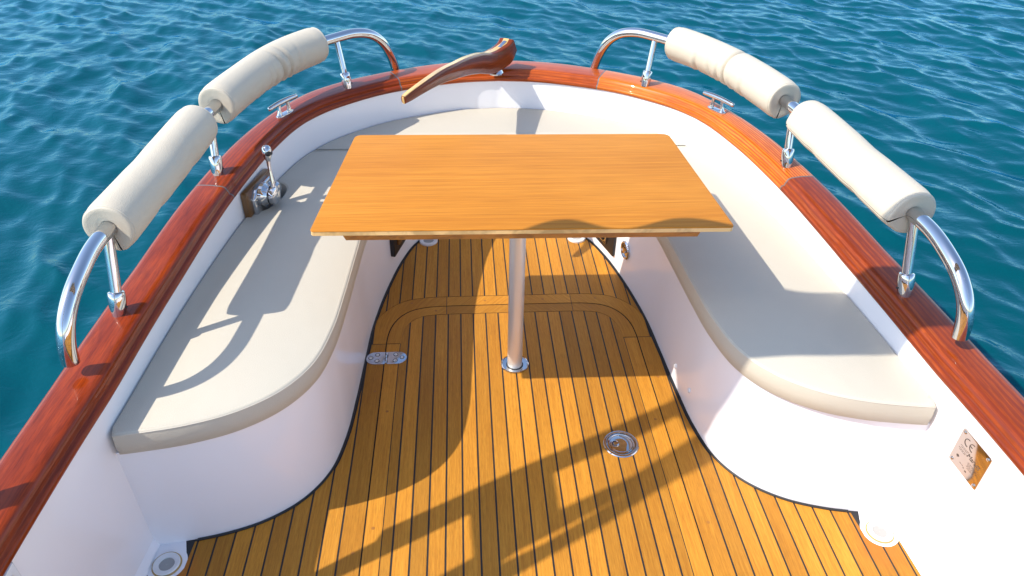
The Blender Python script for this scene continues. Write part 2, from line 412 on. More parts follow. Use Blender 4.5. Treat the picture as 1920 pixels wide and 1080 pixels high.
# gunwale cap: five lengths of mahogany with grey sealed joints
PROF_ = [(.016, -.012), (.004, -.010), (-.001, -.004), (-.002, .003), (.001, .009), (.006, .012), (.0105, .0125), (.012, .0145), (.013, .019), (.017, .026), (.0205, .0335), (.0255, .0375), (.034, .0402), (.044, .0408), ('m', .0425), (-.030, .0410), (-.020, .0400), (-.011, .0365), (-.005, .030), (-.0015, .020), (-.001, .010), (0.0, 0.0), (-.003, -.010), (-.016, -.014)]
PROF = [('i', u+.0, h) for u, h in PROF_[:14]]+[('m', 0, .0425)]+[('o', -abs(u), h) for u, h in PROF_[15:]]
def cap_piece(s0, s1, name, mat, endgap=.0):
    i0, i1 = np.searchsorted(SF, [s0, s1]); ss = np.concatenate([[s0], SF[i0:i1], [s1]])
    wx = np.stack([np.interp(ss, SF, WF[:, j]) for j in (0, 1)], 1); ox = np.stack([np.interp(ss, SF, OF[:, j]) for j in (0, 1)], 1)
    rows = []; uvs = []
    for p, q, s_ in zip(wx, ox, ss):
        W = np.linalg.norm(q-p); d = (q-p)/W; z = sheer(p[1]); r_ = []; u_ = []; acc = 0; last = None
        for kd, u, h in PROF:
            uu = W*.5 if kd == 'm' else (u-.007 if kd == 'i' else W+u)
            c = p+d*uu
            if last is not None: acc += math.hypot(uu-last[0], h-last[1])
            last = (uu, h)
            r_.append((c[0], c[1], z+h)); u_.append((acc+.37*(s0 % 1), s_+3.1*abs(s0)))
        rows.append(r_); uvs.append(u_)
    m = MB(); m.grid(rows, uvs)
    for r_, fl in ((rows[0], 0), (rows[-1], 1)):
        m.add(r_, [tuple(range(len(r_)))], [(0, 0)]*len(r_))
    return m.build(name, mat, boat, angle=50)
def s_at(y): return float(np.interp(-y, -((WH+OH)/2)[:, 1], SL))
g = .003; SJ1 = float(np.interp(.485, ((WH+OH)/2)[:200, 0], SL[:200])); SJ2 = s_at(2.306); SE = SL[-1]
for a, b, mt in ((-SE, -SJ2-g, M_CAP_PF), (-SJ2+g, -SJ1-g, M_CAP_PA), (-SJ1+g, SJ1-g, M_CAP_ST), (SJ1+g, SJ2-g, M_CAP_SA), (SJ2+g, SE, M_CAP_SF)):
    cap_piece(a, b, 'gunwale_cap', mt)
for s_ in (-SJ2, -SJ1, SJ1, SJ2):
    cap_piece(s_-g*1.02, s_+g*1.02, 'joint_seam', M_SEAM).scale = (1, 1, 1)

# seat base: U of gelcoat risers with a flat top
m = MB(); BF = mirror(BH)
m.grid([[(x, y, -.012) for x, y in BF], [(x, y, .10) for x, y in BF], [(x, y, .36) for x, y in BF], [(x*1.0+0, y, .380) for x, y in BF]])
wi = [(x, y) for x, y in WF if y > 1.303]
def resample(C, n):
    C = np.array(C); L = np.concatenate([[0], np.cumsum(np.linalg.norm(np.diff(C, axis=0), axis=1))]); s_ = np.linspace(0, L[-1], n)
    return np.stack([np.interp(s_, L, C[:, j]) for j in (0, 1)], 1)
A = resample(BF, 240); B = resample(wi, 240)
m.grid([[(x, y, .380) for x, y in A], [(x, y, .380) for x, y in B]])
seat_base = m.build('seat_base', M_GEL, boat)

# ------------------------------------------------------------------ teak deck
YMIN = -2.2; CW = .0028       # half caulk width
AFT_IN = [(.4305, 2.10), (.4300, 2.18), (.420, 2.245), (.398, 2.292), (.362, 2.322), (.310, 2.334), (.25, 2.337), (0, 2.338)]
AFT_GR = [(.4845, 2.10), (.4845, 2.17), (.478, 2.235), (.460, 2.292), (.430, 2.338), (.390, 2.368), (.33, 2.385), (.25, 2.390), (0, 2.391)]
AFT_OUT = [(.5355, 2.18), (.5345, 2.29), (.524, 2.325), (.500, 2.365), (.460, 2.408), (.405, 2.438), (.33, 2.450), (.25, 2.453), (0, 2.453)]
cin, cgr, cout = [spline(c, .008) for c in (AFT_IN, AFT_GR, AFT_OUT)]
def fy(c, x): return float(np.interp(-abs(x), -c[:, 0], c[:, 1]))
DR = (1.015, 1.245, .054)
def deck_top(x):
    y = ytop(x)-.009
    if abs(x) < .60: y = min(y, ytop(min(abs(x)+.011, 1.08)))
    if abs(abs(x)-DR[0]) < DR[2]: y = min(y, DR[1]-math.sqrt(DR[2]**2-(abs(x)-DR[0])**2))
    return y
def strip(mb, x0, x1, lo, hi, z=0.0, th=.006):
    n = 9; xs = np.linspace(x0, x1, n); du = random.uniform(0, 40); dv = random.uniform(0, 40); tn = random.random()
    lo_ = [lo(x) for x in xs]; hi_ = [hi(x) for x in xs]
    if max(h-l for h, l in zip(hi_, lo_)) < .004: return
    P = [(x, l) for x, l in zip(xs, lo_)]+[(x, max(h, l+.0005)) for x, h, l in zip(xs[::-1], hi_[::-1], lo_[::-1])]
    mb.prism(P, z-th, z, uvf=lambda p: (p[0]+du, p[1]+dv), tone=tn)
dk = MB(); ht = MB()
edges = [i*.05 for i in range(-22, 23)]
for i in range(len(edges)-1):
    a, b = edges[i], edges[i+1]; c = (a+b)/2; ac = abs(c)
    # aft field, beyond the hatch margin
    if ac < .55:
        strip(dk, a+CW, b-CW, lambda x: (fy(cout, x)+.003 if abs(x) < .5345 else 2.30), deck_top)
    # hatch field
    if ac < .43:
        aa, bb = a, b
        if c > 0 and b > .405: bb = .4305+CW
        if c < 0 and a < -.405: aa = -.4305-CW
        if ac > .405: pass
        strip(ht, aa+CW, bb-CW, lambda x: YMIN, lambda x: fy(cin, min(abs(x), .4302))-.003)
    # side decks outside the hatch
    if ac > .55:
        if ac < 1.1:
            aa, bb = a+CW, b-CW
            if ac > 1.05: 
                if c > 0: bb = min(bb, 1.0755)
                else: aa = max(aa, -1.0755)
            strip(dk, aa, bb, lambda x: YMIN, deck_top)
for s_ in (-1, 1):
    # long margin boards either side of the groove
    lo, hi = sorted((s_*.4305, s_*.4822)); strip(ht, lo+CW*(s_ > 0), hi-CW*(s_ < 0), lambda x: YMIN, lambda x: 2.1575)
    lo, hi = sorted((s_*.4868, s_*.55)); strip(dk, lo+CW*(s_ < 0), hi-CW*(s_ > 0), lambda x: YMIN, lambda x: min(2.1575, deck_top(x)))
    # curved margin boards
    for mb, c0, c1, e0, e1 in ((ht, cin, cgr, .0, -.0022), (dk, cgr, cout, .0022, 0)):
        for x0, x1 in ((0, .2560), (.2585, 9)):
            A = np.array([p for p in c0 if x0 <= p[0] <= x1 and p[1] > 2.1]); B = np.array([p for p in c1 if x0 <= p[0] <= x1 and p[1] > 2.1])
            def start(Q, C):
                return np.concatenate([Q, [[x0, fy(C, x0)]]]) if True else Q
            A = start(A, c0); B = start(B, c1)
            if x1 < 9:
                A = np.concatenate([[[x1, fy(c0, x1)]], A]); B = np.concatenate([[[x1, fy(c1, x1)]], B])
            else:
                A = np.concatenate([[[c0[0][0], 2.1615]], A[A[:, 1] > 2.163]]); B = np.concatenate([[[c1[0][0], 2.1615]], B[B[:, 1] > 2.163]])
            A = resample(A, 50); B = resample(B, 50)
            nA = normals(A); nB = normals(B)
            A2 = A+(B-A)*(0.0+.0022/.052 if e0 else .001); B2 = B-(B-A)*(.0022/.052 if e1 else .001)
            tn = random.random(); du = random.uniform(0, 30)
            top = []; bot = []; uv = []; d = 0
            for k in range(50):
                if k: d += np.linalg.norm(A[k]-A[k-1])
                for q, u in ((A2[k], 0), (B2[k], .05)):
                    top.append((s_*q[0], q[1], 0.0)); bot.append((s_*q[0], q[1], -.006)); uv.append((q[0]*.7+u*.7+du, q[1]*.0+d+du))
            n2 = len(top); Fc = []
            for k in range(49):
                Fc += [(2*k, 2*k+1, 2*k+3, 2*k+2), (2*k, 2*k+2, n2+2*k+2, n2+2*k), (2*k+1, 2*k+3, n2+2*k+3, n2+2*k+1)]
            Fc += [(0, 1, n2+1, n2), (n2-2, n2-1, 2*n2-1, 2*n2-2)]
            mb.add(top+bot, Fc, uv+uv, tn)
deck = dk.build('teak_deck', M_DECK, boat, smooth=False)
hatch = ht.build('hatch', M_DECK, deck, smooth=False)
# dark caulking below the seams and the edge bead
m = MB(); out = [(x, y-.0) for x, y in BF]
poly = out+[(1.085, YMIN), (-1.085, YMIN)]
m.prism(poly, -.02, -.0012)
m.build('caulking', M_CAULK, deck, smooth=False)
gm = MB()   # open joint round the hatch
gc = np.concatenate([np.array([(-x, y) for x, y in cgr]), cgr[::-1][1:]]); gc = np.concatenate([[(-.4845, YMIN)], gc, [(.4845, YMIN)]])
gm.grid([[(x*1.005, y+.0024*(y > 2.2), -.0009) for x, y in gc], [(x*.995, y-.0024*(y > 2.2), -.0009) for x, y in gc]])
gm.build('hatch_joint', mat_plain('joint_dark', (.006, .004, .003), .9), deck, smooth=False)
bd = MB()
bp = [Vector((x*.998, y-.004, .0005)) for x, y in BF if abs(x) < .962]
bd.tube(bp, .0045, 6); bd.build('edge_bead', M_CAULK, deck)

def drain(x, y, r0, bore=True, z=0.0, floor=True):
    m = MB()
    m.lathe([(r0, -.004), (r0, .004+z), (r0*.93, .0065+z), (r0*.60, .004+z), (r0*.56, .0+z), (r0*.50, -.0005)], (x, y, 0), n=40)
    o = m.build('drain_cup', M_WPLAST, boat)
    m = MB(); m.lathe([(r0*.57, .0008+z), (0.0005, .0004+z)], (x, y, 0), n=32); m.build('bore_shade', M_GREY, o)  # grey disc paints the shade inside the drain bore
    if floor:
        m = MB(); m.lathe([(r0*1.10, -.0002), (r0*1.07, .003), (r0*.98, .0035)], (x, y, 0), n=36); m.build('sealant_ring', M_SEALY, o)
    return o
for s_ in (-1, 1):
    m = MB(); m.lathe([(.0001, -.0008), (.0535, -.0008)], (s_*DR[0], DR[1], 0), n=40)
    m.add([(s_*.962, 1.245, -.0009), (s_*1.082, 1.245, -.0009), (s_*1.082, 1.31, -.0009), (s_*.985, 1.318, -.0009)], [(0, 1, 2, 3)])
    m.build('drain_recess', M_GEL, boat)
    drain(s_*1.014, DR[1]-.004, .036)
    drain(s_*.346, 2.893, .042, z=.004, floor=False)

# hinge
M_HINGE = mat_metal('hinge_steel', (.50, .51, .55), .14)
def capsule(x0, x1, y0, hw, left):
    r_ = hw; P = []
    if left: P = [(x1, y0-hw), (x1, y0+hw)]+[(x0+r_+r_*math.cos(a), y0+r_*math.sin(a)) for a in np.linspace(math.pi/2, 3*math.pi/2, 16)]
    else: P = [(x0, y0+hw), (x0, y0-hw)]+[(x1-r_+r_*math.cos(a), y0+r_*math.sin(a)) for a in np.linspace(-math.pi/2, math.pi/2, 16)]
    return P
hinge = empty('hatch_hinge', (-.478, 2.076, 0)); hinge.parent = boat
def rel(o, root): o.parent = root; o.matrix_parent_inverse = Matrix.Translation(root.location).inverted(); return o
for left, x0, x1 in ((True, -.5535, -.4815), (False, -.4745, -.4025)):
    m = MB(); m.prism(capsule(x0, x1, 2.076, .0335, left), -.002, .0032, bev=.0015); lf = rel(m.build('hinge_leaf', M_HINGE, None), hinge)
    for kx, ky in ((.028, .017), (.028, -.017), (.012 if True else 0, 0)):
        cx = (x0+kx+.006) if left else (x1-kx-.006)
        if ky: cx = (x0+.042) if left else (x1-.042)
        mm = MB(); mm.lathe([(.0068, .0030), (.0062, .0040), (.0022, .0036), (.0020, .0022), (.0002, .0022)], (cx, 2.076+ky, 0), n=16); mm.build('screw', M_SATIN, lf)
        mm = MB(); mm.lathe([(.0090, .0036), (.0064, .0037)], (cx, 2.076+ky, 0), n=16); mm.build('screw_rim', M_BLACK, lf)
m = MB()
for k in range(4): m.tube([(-.478, 2.045+k*.0158, .0015), (-.478, 2.059+k*.0158, .0015)], .0034, 10)
rel(m.build('knuckle', M_CHROME, None), hinge)
m = MB()
for k in range(4): m.box((-.4815 if k % 2 else -.4745, 2.0518+k*.0163, .0030), (.0045, .0145, .0012))
rel(m.build('knuckle_gap', M_BLACK, None, smooth=False), hinge)
for px_, py_ in ((-.40, 2.415), (-.10, 2.421), (.14, 2.422), (.36, 2.42), (-.30, 2.36), (.05, 2.365), (.33, 2.36), (-.505, 1.90), (.515, 1.93), (-.455, 1.80), (.457, 1.72), (-.51, 1.25), (.52, 1.30), (-.46, 1.33)):
    m = MB(); m.lathe([(.0052, .0003), (.0003, .0004)], (px_, py_, 0), n=16); m.build('wood_plug', M_PLUG, deck)

# lift ring
ring = empty('lift_ring', (.319, 1.614, 0)); ring.parent = boat
LX, LY = .319, 1.614
m = MB(); m.lathe([(.0585, -.002), (.0582, .0016), (.0555, .0042), (.050, .0050), (.0475, .0044), (.0465, .0022), (.0440, .0020), (.0432, .0040), (.0390, .0046), (.0380, .0034), (.0375, .0016), (.030, .0006), (.0005, -.0003)], (LX, LY, 0), n=64)
rel(m.build('bezel', M_CHROME, None), ring)
m = MB(); m.lathe([(.0366, .0014), (.0360, .0032), (.0345, .0038), (.018, .0040), (.0005, .0040)], (LX, LY, 0), n=48); rel(m.build('pull_tab', M_CHROME, None), ring)
m = MB(); m.lathe([(.0142, .0038), (.0136, .0052), (.0122, .0054), (.0112, .0046), (.006, .0042), (.0005, .0041)], (LX-.0195, LY, 0), n=32); rel(m.build('finger_hole', M_CHROME, None), ring)
m = MB(); m.grid([[(LX-.0195+r_*math.cos(a), LY+r_*math.sin(a), .0052) for a in np.linspace(R(60), R(300), 20)] for r_ in (.0108, .0075)]); rel(m.build('finger_gap', M_BLACK, None), ring)
m = MB(); m.lathe([(.0475, .0026), (.0455, .0027)], (LX, LY, 0), n=48); rel(m.build('ring_groove', M_BLACK, None), ring)

# leg socket
lx, ly = -.003, 2.020
m = MB(); m.lathe([(.0512, -.003), (.0510, .0012), (.049, .0022), (.0468, .0012), (.0455, -.0012), (.034, -.0028), (.0268, -.0032)], (lx, ly, .004), n=56); sock = m.build('leg_socket', M_CHROME, boat)
m = MB(); m.lathe([(.0312, -.0022), (.0268, -.0018)], (lx, ly, .004), n=40); m.build('socket_gap', M_BLACK, sock)

# ------------------------------------------------------------------ table
table = empty('cockpit_table', (lx, ly, 0)); tag(table, 'tapered teak table with rounded corners on a single round metal leg', 'table')
def round_poly(corners, rads, n=8):
    out = []
    L = len(corners)
    for i in range(L):
        p0, p1, p2 = [Vector(corners[(i+k) % L]) for k in (-1, 0, 1)]; r_ = rads[i]
        a = (p0-p1).normalized(); b = (p2-p1).normalized(); ang = a.angle(b); d = r_/math.tan(ang/2)
        s_ = p1+a*d; e = p1+b*d; c = p1+(a+b).normalized()*(r_/math.sin(ang/2))
        a0 = math.atan2(s_.y-c.y, s_.x-c.x); a1 = math.atan2(e.y-c.y, e.x-c.x); dA = (a1-a0+math.pi) % (2*math.pi)-math.pi
        for k in range(n+1):
            q = a0+dA*k/n; out.append((c.x+r_*math.cos(q), c.y+r_*math.sin(q)))
    return out
TC = [(-.6085, 1.7775), (.601, 1.757), (.563, 2.412), (-.5515, 2.430)]
TP = round_poly(TC, [.012, .014, .026, .026])
def in_table(p): return (p[0]-lx, p[1]-ly)
m = MB(); m.prism([in_table(p) for p in TP], .7318, .7350, bev=.0016); top = m.build('tabletop', M_TABLE, table)
m = MB(); m.prism([in_table(p) for p in offset_poly(TP, -.0006)], .7190, .7316); m.build('edge_core', M_PLY, top)
m = MB()
m.add([(x-lx, y-ly, z) for x, y, z in ((-.530, 1.803, .7193), (.520, 1.786, .7193), (.520, 1.83, .7193), (-.530, 1.846, .7193), (-.514, 1.797, .691), (.504, 1.780, .691), (.504, 1.83, .691), (-.514, 1.846, .691))],
      [(0, 1, 5, 4), (1, 2, 6, 5), (2, 3, 7, 6), (3, 0, 4, 7), (0, 1, 2, 3), (4, 5, 6, 7)]); m.build('batten', M_BATTEN, table, smooth=False)
m = MB(); m.box((0-.0, .33, .704), (.95, .05, .0225)); m.build('batten', M_BATTEN, table, smooth=False)
m = MB(); m.tube([(0, 0, -.004), (0, 0, .02), (0, 0, .35), (0, 0, .714)], .0272, 40); m.build('pedestal_leg', M_SATIN, table)

# ------------------------------------------------------------------ cushions
JY = 2.910
NOTCH = (-.960, 2.50)
def cush_outer(sgn):      # along the wall from front to joint
    P = [(x-.004, y) for x, y in WH if 1.318 < y < JY-.002][::-1]; out = []
    for x, y in P:
        if sgn < 0:
            dyv = (y-2.505)/.125
            if abs(dyv) < 1: x -= .075*(1-abs(dyv)**2.6)**.6
        out.append((x, y))
    return out
def cush_inner():
    C = offset_curve = [(x, y) for x, y in BH]
    n_ = normals(BH); out = []
    for (x, y), n0 in zip(BH, n_):
        # toward the cockpit centre / forward
        q = np.array([x, y])-np.array(n0)*(.012)
        out.append((q[0], q[1]))
    return out
CI = cush_inner()
def cushion(poly, name, label):
    root = MB(); 
    n = len(poly); area = sum(poly[i][0]*poly[(i+1) % n][1]-poly[(i+1) % n][0]*poly[i][1] for i in range(n))
    if area < 0: poly = poly[::-1]
    cx = sum(p[0] for p in poly)/n; cy = sum(p[1] for p in poly)/n
    pl = [(x-cx, y-cy) for x, y in poly]
    # rings: bottom, sides, rounded rim, then inset rings so the top can crown softly
    rings = []
    for d, z in ((-.004, .3815), (0, .386), (.0015, .420), (0, .4475), (-.0012, .4515), (-.004, .4545), (-.008, .4560)):
        rings.append([(x, y, z) for x, y in (offset_poly(pl, d) if d else pl)])
    root.grid(rings, closed_u=True)
    from mathutils.geometry import tessellate_polygon
    b = len(root.v)-n
    for base in (b, 0):
        for tri in tessellate_polygon([[Vector((p[0], p[1], 0)) for p in rings[-1 if base else 0]]]):
            root.f.append(tuple(base+i for i in tri)); root.uv.append([(0, 0)]*3); root.t.append(.5)
    o = root.build(name, M_CUSH, None, angle=60); o.location = (cx, cy, 0)
    tag(o, label, 'cushion', 'cream seat cushions around the cockpit')
    seam = MB(); q = offset_poly(pl, -.0005); q2 = [Vector((x, y, .4508)) for x, y in q]; q2.append(q2[0]); q2.append(q2[1])
    seam.tube(q2, .0013, 6, cap=False); seam.build('seam', M_PIPE, o)
    st = MB(); q = offset_poly(pl, -.0105)   # stitches along the top edge
    L = 0; k = 0
    for i in range(n):
        a, b2 = Vector(q[i]), Vector(q[(i+1) % n]); d = (b2-a).length; t = (b2-a).normalized() if d > 0 else Vector((1, 0)); pos = (0.008-L) % .008
        while pos < d:
            c = a+t*pos; nrm = Vector((-t.y, t.x))*.0007
            st.add([tuple((c-t*.0022-nrm).to_3d()+Vector((0, 0, .4563))), tuple((c+t*.0022-nrm).to_3d()+Vector((0, 0, .4563))), tuple((c+t*.0022+nrm).to_3d()+Vector((0, 0, .4563))), tuple((c-t*.0022+nrm).to_3d()+Vector((0, 0, .4563)))], [(0, 1, 2, 3)])
            pos += .008
        L = (L+d) % .008
    st.build('stitching', M_PIPE, o, smooth=False)
    return o
ci_side = [p for p in CI if p[1] < JY-.002 and p[0] < 1.05]
yj = [p for p in CI if p[1] >= JY-.002]
def side_poly(sgn):
    outer = cush_outer(sgn)                                  # front -> aft along wall
    xin = float(np.interp(JY, [p[1] for p in CI][::-1], [p[0] for p in CI][::-1]))
    P = outer+[(wall_x(JY)-.006, JY-.002), (xin, JY-.002)]+ci_side
    P = [p for i, p in enumerate(P) if i == 0 or math.hypot(p[0]-P[i-1][0], p[1]-P[i-1][1]) > .003]
    return [(sgn*x, y) for x, y in P]
cushion(side_poly(-1), 'seat_cushion', 'long cream cushion on the left bench, notched beside the control lever')
cushion(side_poly(1), 'seat_cushion', 'long cream cushion on the right bench without a notch, lying partly in table shade')
wo = [(x, y) for x, y in WH if y > JY+.004]; wo = [(x-.003, y-.004) for x, y in wo]
xin = float(np.interp(JY, [p[1] for p in CI][::-1], [p[0] for p in CI][::-1]))
inner = [p for p in CI if p[1] > JY+.003]
half = [(x, y) for x, y in wo]+[(wall_x(JY)-.006, JY+.002), (xin, JY+.002)]+inner[::-1]
right_half = half; left_half = [(-x, y) for x, y in half]
P = [p for p in [(-x, y) for x, y in wo[::-1]]+wo[1:]]+[(wall_x(JY)-.006, JY+.002), (xin, JY+.002)]+inner[::-1]+[(-x, y) for x, y in inner[1:]]+[(-xin, JY+.002), (-wall_x(JY)+.006, JY+.002)]
P = [p for i, p in enumerate(P) if i == 0 or math.hypot(p[0]-P[i-1][0], p[1]-P[i-1][1]) > .003]
cushion(P, 'seat_cushion', 'curved cream cushion across the stern, behind the table and under the tiller')

# ------------------------------------------------------------------ rails and pads
RP = [(1.127, 1.400, .604), (1.121, 1.402, .655), (1.113, 1.420, .708), (1.105, 1.465, .753), (1.100, 1.535, .782), (1.099, 1.62, .797), (1.09, 1.74, .800), (1.068, 2.03, .805), (1.048, 2.33, .811), (1.018, 2.55, .816), (.972, 2.75, .820), (.925, 2.89, .825), (.86, 3.02, .830), (.785, 3.125, .834), (.70, 3.215, .838), (.625, 3.28, .838), (.565, 3.325, .820), (.520, 3.365, .775), (.490, 3.40, .705), (.470, 3.432, .615)]
RC = spline(RP, .012)
def near(y, C=RC): return int(np.abs(C[:, 1]-y).argmin())
def arc(i0, i1): return RC[i0:i1+1]
RDX = -.012     # the rails sit a touch to port of the centre line
ST = [((1.105, 1.630), 1.690), ((1.030, 2.385), 2.445), ((.664, 3.168), 3.215)]
def handrail(sgn):
    rc = [(sgn*x+RDX, y, z) for x, y, z in RC]
    m = MB(); m.tube(rc, .0208, 24, rounded=.25); rail = m.build('handrail', M_CHROME, boat)
    for (bx, by), ty in ST:
        i = near(ty); tx, ty, tz = RC[i]; zb = sheer(by)+.040
        b = Vector((sgn*bx+RDX, by, zb)); t = Vector((sgn*tx+RDX, ty, tz-.010)); ax = (t-b).normalized()
        m = MB(); m.tube([b+ax*.01, (b+t)/2, t], .0142, 20, cap=False); m.build('stanchion', M_CHROME, rail)
        m = MB(); m.lathe([(.0172, -.004), (.0178, .000), (.0200, .012), (.0220, .026), (.0232, .040), (.0230, .052), (.0222, .060), (.0205, .0635), (.0175, .0650), (.0150, .0655), (.0143, .064)], b, ax, n=32); c = m.build('stanchion_collar', M_CHROME, rail)
        m = MB(); h = b+ax*.02+Vector((-sgn*.0232, 0, 0)); m.lathe([(.0001, .0), (.0028, .0012), (.003, -.003)], h, (-sgn, -.2, 0), n=12); m.build('set_screw', M_BLACK, rail)
    return rail
handrail(-1); handrail(1)

def pad(sgn, y0, y1, label, r0=.0695, slit=200, wrinkles=(), crease=None, seed=0, flap=False):
    i0, i1 = near(y0), near(y1); C = RC[i0:i1+1]
    if y1 > 3.1: C = RC[i0:int(np.abs(RC[:, 0]-.765).argmin())+1]
    C = spline([tuple(p) for p in C[::6]]+[tuple(C[-1])], .005)
    P = [Vector((sgn*x+RDX, y, z)) for x, y, z in C]; c0 = sum(P, Vector())/len(P)
    L = len(P); fr = frames(P); rr = np.random.RandomState(seed); N = 64; hole = .0205
    gapo = R(2.2); a0 = R(slit)+gapo; a1 = R(slit)+2*math.pi-gapo
    ph = rr.uniform(0, 6.28, 12)
    rows = []
    tot = C.shape[0]*.005
    def ring(i, k_in, rad_scale, axial):
        t, a, b = fr[i]; o = P[i]-c0+t*axial; u = i/(L-1); r_ = []
        side = b if sgn > 0 else -b      # inboard side
        ins = side
        if ins.x*sgn > 0: ins = -ins
        for k in range(N+1):
            th = a0+(a1-a0)*k/N
            s_ = u*tot
            rad = r0*(1+.012*math.sin(s_*9+ph[0])+.010*math.sin(2*th+ph[1]+s_*4)+.006*math.sin(3*th+s_*14+ph[2]))
            rad -= .0045*math.exp(-((s_-.0)/.02)**2)+.0045*math.exp(-((s_-tot)/.02)**2)
            for (wu, wa, ww, wd, wt, sl) in wrinkles:      # fold: position, angle centre, width, depth, angular extent, slant
                dth = math.atan2(math.sin(th-R(wa)), math.cos(th-R(wa)))
                rad -= 1.7*wd*math.exp(-((s_-wu*tot-sl*dth)/ww)**2)*math.exp(-(dth/R(wt))**2)
                rad += wd*.6*math.exp(-((s_-wu*tot-sl*dth-ww*1.9)/(ww*1.2))**2)*math.exp(-(dth/R(wt))**2)
            if crease is not None: rad -= .015*math.exp(-((s_-crease*tot)/.007)**2)
            # lips of the slit sag open
            lip = math.exp(-((th-a0)/.30)**2)+math.exp(-((a1-th)/.30)**2)
            rad += lip*(.006 if not flap else .010)
            rad = hole+(rad-hole)*rad_scale
            # angle measured from up, through inboard
            d = a*math.cos(th)+ins*math.sin(th)
            r_.append(tuple(o+d*rad))
        return r_
    ENDP = [(0.0, .004), (.10, .0005), (.35, -.0005), (.70, -.003), (.90, -.0035), (.965, -.002), (.99, .0015)]
    for q, axl in ENDP: rows.append(ring(0, 0, q, axl))
    for i in range(L): rows.append(ring(i, 0, 1.0, .006 if i == 0 else (-.006 if i == L-1 else 0)))
    for q, axl in ENDP[::-1]: rows.append(ring(L-1, 0, q, -axl))
    m = MB(); m.grid(rows)
    # inner bore and the cut faces of the slit
    bore = [ring(i, 0, .0, 0) for i in range(L)]; m.grid(bore, flip=True)
    for k in (0, N):
        m.grid([[r_[k] for r_ in rows[7:-7]], [r_[k] for r_ in bore]])
    o = m.build('rail_pad', M_PAD, None, angle=70); o.location = c0
    tag(o, label, 'rail cushion', 'cream padded sleeves on the chrome handrails')
    for i, q in ((0, .975), (L-1, .975)):
        rg = ring(i, 0, q+.035, .0045 if i == 0 else -.0045); s_ = MB(); s_.tube([Vector(p) for p in rg], .0010, 6); s_.build('seam', M_PIPE, o)
    return o
WR = [(.52, 150, .010, .0045, 60, .010), (.60, 120, .008, .0060, 55, .016), (.67, 130, .007, .0055, 60, .012), (.45, 120, .012, .0030, 50, .0), (.74, 100, .010, .0030, 45, -.01), (.57, 60, .008, .004, 40, .02), (.64, 50, .008, .004, 35, .02), (.33, 150, .010, .002, 40, .0)]
WR2 = [(.30, 120, .010, .003, 45, .01), (.55, 125, .009, .0035, 45, .012), (.62, 120, .008, .003, 40, -.01), (.75, 130, .010, .0035, 45, .01), (.42, 150, .010, .002, 50, .0)]
WR0 = [(.3, 140, .03, .0018, 60, .0), (.7, 120, .03, .0018, 60, .0), (.5, 20, .05, .002, 70, .03)]
pad(-1, 1.700, 2.365, 'straight cream padded sleeve on the left rail, nearest the camera', slit=165, wrinkles=WR0, seed=1)
pad(-1, 2.520, 3.2, 'wrinkled curved cream padded sleeve on the left rail near the stern', slit=165, wrinkles=WR, seed=2)
pad(1, 1.700, 2.365, 'straight cream padded sleeve on the right rail with an open lengthwise seam', slit=105, wrinkles=WR0, seed=3, flap=True)
pad(1, 2.520, 3.2, 'curved cream padded sleeve on the right rail, creased round its middle', slit=165, wrinkles=WR2, crease=.48, seed=4)

# ------------------------------------------------------------------ cleats
def cleat(sgn):
    c = Vector((sgn*.895, 2.872, sheer(2.87)+.042)); t = Vector((-sgn*.485, .875, 0)).normalized(); nrm = Vector((t.y, -t.x, 0)); M = Matrix((t, nrm, Vector((0, 0, 1)))).transposed()
    P = MB(); pl = [(.047*math.copysign(abs(math.cos(a))**.6, math.cos(a)), .0145*math.copysign(abs(math.sin(a))**.7, math.sin(a))) for a in np.linspace(0, 2*math.pi, 36, endpoint=False)]
    P.prism(pl, -.004, .004, bev=.002); P.v = [tuple(c+M @ Vector(p)) for p in P.v]; root = P.build('cleat', M_CHROME, boat)
    h = MB(); h.tube([c+t*s_+Vector((0, 0, .053-.2*s_*s_*3)) for s_ in np.linspace(-.082, .082, 15)], [.0080+.0022*(1-(q/7)**2) for q in range(-7, 8)], 14, rounded=.6); h.build('horn_bar', M_CHROME, root)
    for k in (-1, 1):
        g_ = MB(); a = c+t*k*.030+Vector((0, 0, .003)); b = c+t*k*.024+Vector((0, 0, .050)); g_.tube([a, a*.8+b*.2, (a+b)/2, b], [.0125, .0088, .0072, .0075], 14); g_.build('cleat_post', M_CHROME, root)
cleat(-1); cleat(1)

